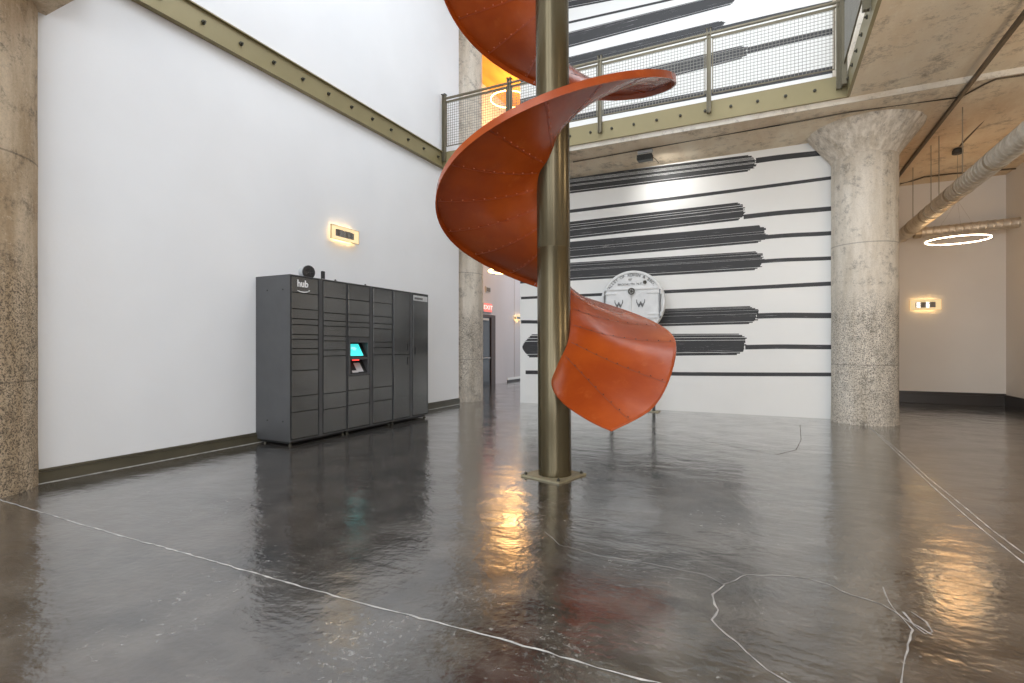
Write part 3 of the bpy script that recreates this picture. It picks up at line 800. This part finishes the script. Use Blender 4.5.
ring(at_depth(957.5, 240, 9.27), .90, 'thin white glowing ring pendant hanging before the far wall', 'ring', 4.75, .009)
ring(at_depth(508, 271, 13.7), 1.0, 'warm glowing ring pendant in the ground floor corridor behind the slide', 'ring_warm', 4.75, .022)
ring(at_depth(509, 99.5, 15), 1.05, 'warm glowing ring pendant behind the upper railing mesh', 'ring_warm', TOP, .02)

# ------------------------------------------------------------------ ducts
def duct(p0, p1, r, pitch, label, sections=None):
    p0, p1 = Vector(p0), Vector(p1); L = (p1-p0).length; q = (p1-p0).to_track_quat('Z', 'Y')
    t = thing('spiral_duct', (p0+p1)/2, label, 'duct')
    b = bmesh.new(); nn = 32; step = pitch/10; m = int(L/step); prev = None
    for i in range(m+1):
        z = L*i/m; ringv = []
        for k in range(nn):
            a = 2*PI*k/nn; ph = (z/pitch+k/nn) % 1.0
            rr = r+(.009 if ph < .2 else 0)
            ringv.append(b.verts.new(p0+q@Vector((rr*math.cos(a), rr*math.sin(a), z))))
        if prev:
            for k in range(nn): b.faces.new((prev[k], prev[(k+1)%nn], ringv[(k+1)%nn], ringv[k]))
        else: b.faces.new(ringv)
        prev = ringv
    b.faces.new(prev); link('duct_pipe', b, 'duct', t, True, ang=22)
    for s0, s1, ex in (sections or []):
        b = bmesh.new(); lathe(b, (0,0,0), [(r+.001, 0), (r+ex, .01), (r+ex, s1-s0-.01), (r+.001, s1-s0)], 32)
        b.transform(Matrix.Translation(p0+q@Vector((0,0,s0)))@q.to_matrix().to_4x4()); link('coupling', b, 'duct_dark', t, True)
    return t
DX, DZ = 2.60, 3.60
duct((DX, -4.9, DZ), (DX, 13.75, DZ), .126, .12, 'large round spiral duct running away along the stained ceiling', [(13.45,13.53,.012), (15.1,15.2,.012), (16.6,16.7,.012), (17.6,17.75,.012)])
duct((DX+.14, 13.42, DZ-.02), (XR, 13.42, DZ+.04), (.098), .12, 'round spiral duct crossing before the far wall', [(.0,.12,.01)])
for n_, y in enumerate((9.79, 10.96, 11.43, 12.69)):
    t = thing('duct_hanger', (DX, y, DZ), 'thin hanger rod of the large duct, ' + ('nearest the viewer', 'second along from the viewer', 'third along from the viewer', 'farthest away beside the concrete column')[n_], 'hanger rod', 'hanger rods of the large duct')
    zc = ZB if y < YF else 4.75
    b = bmesh.new(); cyl(b, (DX-.02, y, DZ+.12), (DX-.02, y, zc), .007, 6); link('rod', b, 'rod', t)
    b = bmesh.new(); lathe(b, (DX, y, DZ), [(.134,-.015), (.140,-.015), (.140,.015), (.134,.015)], 32, axis='Y'); link('strap', b, 'duct_dark', t)

# ------------------------------------------------------------------ strut, conduits, boxes on the slab underside
def pipe(name, pts, r, label, cat, mat='conduit'):
    b = bmesh.new(); tube(b, pts, r, 8); return tag(link(name, b, mat, None, True), label, cat)
b = bmesh.new(); box(b, 2.40, 2.445, -4.9, 13.9, 4.70, 4.748)
tag(link('strut_channel', b, 'conduit'), 'long dark steel strut fixed under the stained ceiling, running away from viewer', 'strut')
def onc(px, py, z): r = ray(px, py); t = (z-H)/r.z; return Vector((r.x*t, r.y*t, z))
pipe('conduit', [onc(*p, 4.73) for p in ((573,162),(640,150),(780,125),(850,112),(961,97),(985,84),(996,79),(1024,75),(1060,70))], .012, 'thin dark conduit crossing under the slab above the flared column capital', 'conduit')
pipe('conduit', [onc(*p, 4.73) for p in ((900,184),(912,181),(924,177),(950,174),(1024,168),(1050,166))], .014, 'thin dark conduit crossing the ceiling far behind the large duct', 'conduit')
pipe('conduit', [onc(1040,61,4.80), onc(1024,77.6,4.80), onc(960,146,4.73)], .012, 'thin dark conduit running along the ceiling to the ring pendant', 'conduit')
b = bmesh.new(); a0, a1 = onc(905,182,4.70), onc(921,163,4.70)
d = (a1-a0).normalized(); bar_box(b, a0, a1, 4.68, 4.75, .07); tag(link('support_bracket', b, 'conduit'), 'short dark bracket under the ceiling just right of the column capital', 'bracket')

# floodlight under the balcony aimed at the mural
p = onc(645, 150, 4.75)
t = thing('floodlight', p, 'small grey floodlight under the balcony slab aimed at the striped mural', 'floodlight')
b = bmesh.new(); box(b, p.x-.13, p.x+.13, p.y-.03, p.y+.05, 4.70, 4.75, 0, .004); link('mount', b, 'ltgrey', t)
b = bmesh.new(); box(b, p.x-.13, p.x+.13, p.y-.06, p.y+.08, 4.56, 4.66, 0, .008)
for k in range(5): box(b, p.x-.135, p.x+.135, p.y-.075+.0, p.y-.06, 4.57+k*.019, 4.577+k*.019)
b.transform(Matrix.Identity(4)); link('lamp_head', b, 'post_dark', t)
b = bmesh.new(); cyl(b, (p.x-.11, p.y, 4.65), (p.x-.11, p.y, 4.71), .012, 8); cyl(b, (p.x+.11, p.y, 4.65), (p.x+.11, p.y, 4.71), .012, 8); link('yoke', b, 'ltgrey', t)
b = bmesh.new(); tube(b, [(p.x+.12, p.y, 4.62), (p.x+.19, p.y, 4.55), (p.x+.24, p.y, 4.48), (p.x+.22, p.y, 4.475)], .006, 6); link('lead', b, 'conduit', t)

# ------------------------------------------------------------------ white round iron door on a stand
DC = Vector((-2.325, 10.02, 2.065)); DR = .62
t = thing('iron_furnace_door', (DC.x, DC.y, 0), 'round white cast iron furnace door with raised lettering on two legs before mural', 'iron door')
b = bmesh.new(); lathe(b, DC, [(DR, .05), (DR, -.02), (DR-.015, -.035), (DR-.045, -.035), (DR-.06, -.02), (.02, -.02)], 72, axis='Y')
plate = link('plate', b, 'cast', t, True, ang=30)
yf = DC.y-.02
b = bmesh.new()   # two hinged leaves
box(b, DC.x-.50, DC.x-.012, yf-.022, yf, DC.z-.30, DC.z+.25, 0, .006); link('leaf', b, 'cast', t)
b = bmesh.new(); box(b, DC.x-.006, DC.x+.50, yf-.022, yf, DC.z-.30, DC.z+.25, 0, .006); link('leaf', b, 'cast', t)
b = bmesh.new(); box(b, DC.x-.53, DC.x+.49, yf-.036, yf, DC.z+.25, DC.z+.285, 0, .005); link('ledge', b, 'cast', t)
for sx in (-1, 1):
    for z in (.185, -.22):
        b = bmesh.new(); x0, x1 = sorted((DC.x+sx*.30, DC.x+sx*.55)); box(b, x0, x1, yf-.036, yf-.02, DC.z+z-.014, DC.z+z+.014, 0, .004)
        cyl(b, (DC.x+sx*.55, yf-.03, DC.z+z-.04), (DC.x+sx*.55, yf-.03, DC.z+z+.04), .018, 10); link('hinge', b, 'cast', t)
    b = bmesh.new(); cyl(b, (DC.x+sx*.53, yf-.028, DC.z-.30), (DC.x+sx*.53, yf-.028, DC.z+.24), .012, 8); link('hinge_rod', b, 'cast_line', t)
b = bmesh.new(); k0 = Vector((DC.x-.002, yf-.05, DC.z+.22))
tube(b, [k0+Vector((.055*math.cos(2*PI*k/20), 0, .055*math.sin(2*PI*k/20))) for k in range(20)], .010, 8, closed=True)
for k in range(5): a = 2*PI*k/5; cyl(b, k0, k0+Vector((.05*math.cos(a), 0, .05*math.sin(a))), .006, 6)
cyl(b, k0+Vector((0,.035,0)), k0+Vector((0,-.015,0)), .02, 12); link('hand_wheel', b, 'bolt', t, True)
b = bmesh.new(); k1 = DC+Vector((.245, -.02, .385)); cyl(b, k1+Vector((0,.01,0)), k1+Vector((0,-.022,0)), .034, 16); cyl(b, k1, k1+Vector((.02,-.04,.02)), .008, 8); link('latch_knob', b, 'bolt', t, True)
def tm(pos, ang=0): return Matrix.Translation(pos)@Matrix.Rotation(PI/2, 4, 'X')@Matrix.Rotation(ang, 4, 'Z')
b = bmesh.new(); txt = 'VALLEY OF KOVEN & BRO.'
for k, ch in enumerate(txt):
    if ch == ' ': continue
    a = math.radians(60-112*k/(len(txt)-1)); r = .535
    text_into(b, ch, .078, tm(Vector((DC.x-r*math.sin(a), yf-.004, DC.z+r*math.cos(a))), a), .004)
text_into(b, 'EST', .05, tm(Vector((DC.x-.03, yf-.004, DC.z+.45))), .003)
text_into(b, 'BROOKLYN  N.Y.', .062, tm(Vector((DC.x-.04, yf-.004, DC.z+.36))), .003)
link('lettering', b, 'cast_line', t)
b = bmesh.new()
for sx in (-1, 1):
    x = DC.x+sx*.21-.04; text_into(b, 'W', .16, tm(Vector((x, yf-.026, DC.z-.04))), .005)
    for q in (-1, 1): box(b, x+q*.075-.006, x+q*.075+.006, yf-.030, yf-.022, DC.z+.0, DC.z+.06)
    text_into(b, 'W', .09, tm(Vector((x, yf-.028, DC.z-.05))), .005)
link('emblem', b, 'cast_line', t)
for x in (-2.73, -1.92):
    b = bmesh.new(); box(b, x-.025, x+.025, DC.y-.01, DC.y+.045, .012, 1.85, 0, .003); link('leg', b, 'post_dark', t)
    b = bmesh.new(); box(b, x-.10, x+.10, DC.y-.11, DC.y+.14, 0, .014, 0, .002)
    for sx, sy in ((-1,-1), (1,-1)): cyl(b, (x+sx*.08, DC.y+sy*.09, .01), (x+sx*.08, DC.y+sy*.09, .03), .010, 8)
    link('foot_plate', b, 'plate', t)

# ------------------------------------------------------------------ corridor: door, exit sign, vent
t = bpy.data.objects.new('door_1', None); C.objects.link(t); t.location = (XC, 14.2, 0); t['kind'] = 'structure'
y1 = (lambda r: r.y*(XC+.06)/r.x)(ray(495.5, 340)); y0 = y1-1.45
b = bmesh.new()
box(b, XC, XC+.06, y1-.28, y1, 0, 2.22); box(b, XC, XC+.06, y0, y0+.1, 0, 2.22); box(b, XC, XC+.06, y0+.1, y1-.28, 2.14, 2.22); link('door_frame', b, 'brown', t)
b = bmesh.new(); box(b, XC, XC+.03, y0+.1, y1-.28, 0, 2.14); link('door_leaf', b, 'door_black', t)
b = bmesh.new(); box(b, XC+.03, XC+.034, y0+.22, y1-.4, .9, 2.0); box(b, XC+.03, XC+.034, y0+.22, y1-.4, .12, .8); link('door_glass', b, 'door_glass', t)
b = bmesh.new(); cyl(b, (XC+.07, y0+.2, .86), (XC+.07, y1-.36, .86), .018, 8); link('push_bar', b, 'ltgrey', t)
b = bmesh.new(); box(b, XC+.03, XC+.09, y1-.9, y1-.5, 2.03, 2.1); link('door_closer', b, 'ltgrey', t)
# exit sign hangs over the door, vent above it
t = thing('exit_sign', (XC+.05, 15.0, 2.5), 'small red glowing exit sign above the corridor door', 'exit sign')
def on_c(px, py): r = ray(px, py); k = (XC+.06)/r.x; return Vector((XC+.06, r.y*k, H+r.z*k))
e0, e1 = on_c(483.5, 312), on_c(492.5, 303.5)
b = bmesh.new(); box(b, XC, XC+.055, e0.y, e1.y, e0.z, e1.z, 0, .01); link('housing', b, 'ltgrey', t)
b = bmesh.new(); box(b, XC+.055, XC+.06, e0.y+.03, e1.y-.03, e0.z+.02, e1.z-.02); link('face', b, 'exit', t)
b = bmesh.new(); text_into(b, 'EXIT', (e1.z-e0.z)*.62, Matrix.Translation((XC+.063, (e0.y+e1.y)/2, (e0.z+e1.z)/2))@Matrix.Rotation(PI/2, 4, 'Z')@Matrix.Rotation(PI/2, 4, 'X')@Matrix.Diagonal((1.5,1,1,1)), .002); link('lettering', b, 'exit_txt', t)
t = thing('air_vent', (XC, 15, 3), 'small grey louvred air vent high on corridor wall above exit sign', 'vent')
g0, g1 = on_c(487, 292), on_c(491.5, 287)
b = bmesh.new(); box(b, XC, XC+.03, g0.y, g1.y, g0.z, g1.z); link('frame', b, 'ltgrey', t)
b = bmesh.new()
for k in range(4): z = g0.z+.03+(g1.z-g0.z-.06)*k/4; box(b, XC+.03, XC+.04, g0.y+.03, g1.y-.03, z, z+.02)
link('slat', b, 'conduit', t)
# corridor wall lamp glowing by the edge of the mural wall
q0 = on_c(519, 318)
sconce((XC+.012, q0.y, q0.z), (0,1,0), (1,0,0), .6, .16, 'small warm wall lamp on corridor wall just beside the mural edge')

# ------------------------------------------------------------------ lights
def area(name, loc, rot, sx, sy, power, col):
    l = bpy.data.lights.new(name, 'AREA'); l.shape = 'RECTANGLE'; l.size = sx; l.size_y = sy; l.energy = power; l.color = col
    o = bpy.data.objects.new(name, l); C.objects.link(o); o.location = loc; o.rotation_euler = rot; return o
def point(name, loc, power, col, r=.1):
    l = bpy.data.lights.new(name, 'POINT'); l.energy = power; l.color = col; l.shadow_soft_size = r
    o = bpy.data.objects.new(name, l); C.objects.link(o); o.location = loc; return o
area('skylight', (-2.0, 4.7, 9.5), (0,0,0), 5.2, 7.0, 350, (.90,.95,1))
for x in (-3.9, -.7): area('window_light', (x, -4.9, 4.6), (PI/2,0,0), 2.5, 7.6, 225, (.91,.96,1))
area('window_light', (2.5, -4.9, 2.4), (PI/2,0,0), 2.5, 3.4, 150, (.97,.97,1))
area('upper_hall_light', (1.5, 6.5, 9.3), (0,0,0), 3, 5, 60, (1,.97,.93))
sp = bpy.data.lights.new('floodlight_lamp', 'SPOT'); sp.energy = 34; sp.spot_size = math.radians(140); sp.spot_blend = 1.0; sp.color = (1,.99,.96); sp.shadow_soft_size = .06
so = bpy.data.objects.new('floodlight_lamp', sp); C.objects.link(so)
fp = onc(645, 150, 4.75); so.location = (fp.x+.1, fp.y+.12, 4.55); so.rotation_euler = (math.radians(62), 0, math.radians(-25))
point('corridor_lamp', (-6.4, 13.2, 3.6), 60, (1,.52,.18), .3)
point('upper_corridor_lamp', (-6.4, 14.5, 8.2), 280, (1,.54,.17), .4)
area('corridor_panel', (-6.4, 17.5, 4.6), (0,0,0), 1.4, 5, 70, (.9,.93,1))
# warm lights of the right-hand hall, mostly added fill without a fixture
for y in (2.0,): area('hall_wash_light', (3.6, y, 4.6), (0,0,0), .5, .5, 18, (1,.84,.62))  # unseen wash light added over the hall

for x, y, z, e, col in ((3.0, 2.5, 2.9, 66, (1,.80,.56)), (3.0, 6.2, 2.9, 60, (1,.80,.56)), (3.04, 11.8, 3.02, 12, (1,.50,.16))): point('hall_fill_and_ring', (x, y, z), e, col, .3)  # first two added to brighten the slab; last sits at the ring pendant
w = bpy.data.worlds.new('world'); S.world = w; w.use_nodes = True
bg = w.node_tree.nodes['Background']; bg.inputs[0].default_value = (.82,.9,1,1); bg.inputs[1].default_value = 1.0
S.view_settings.view_transform = 'Standard'; S.view_settings.look = 'None'
S.view_settings.exposure = 0.14; S.view_settings.gamma = 1.0; S.view_settings.use_curve_mapping = False
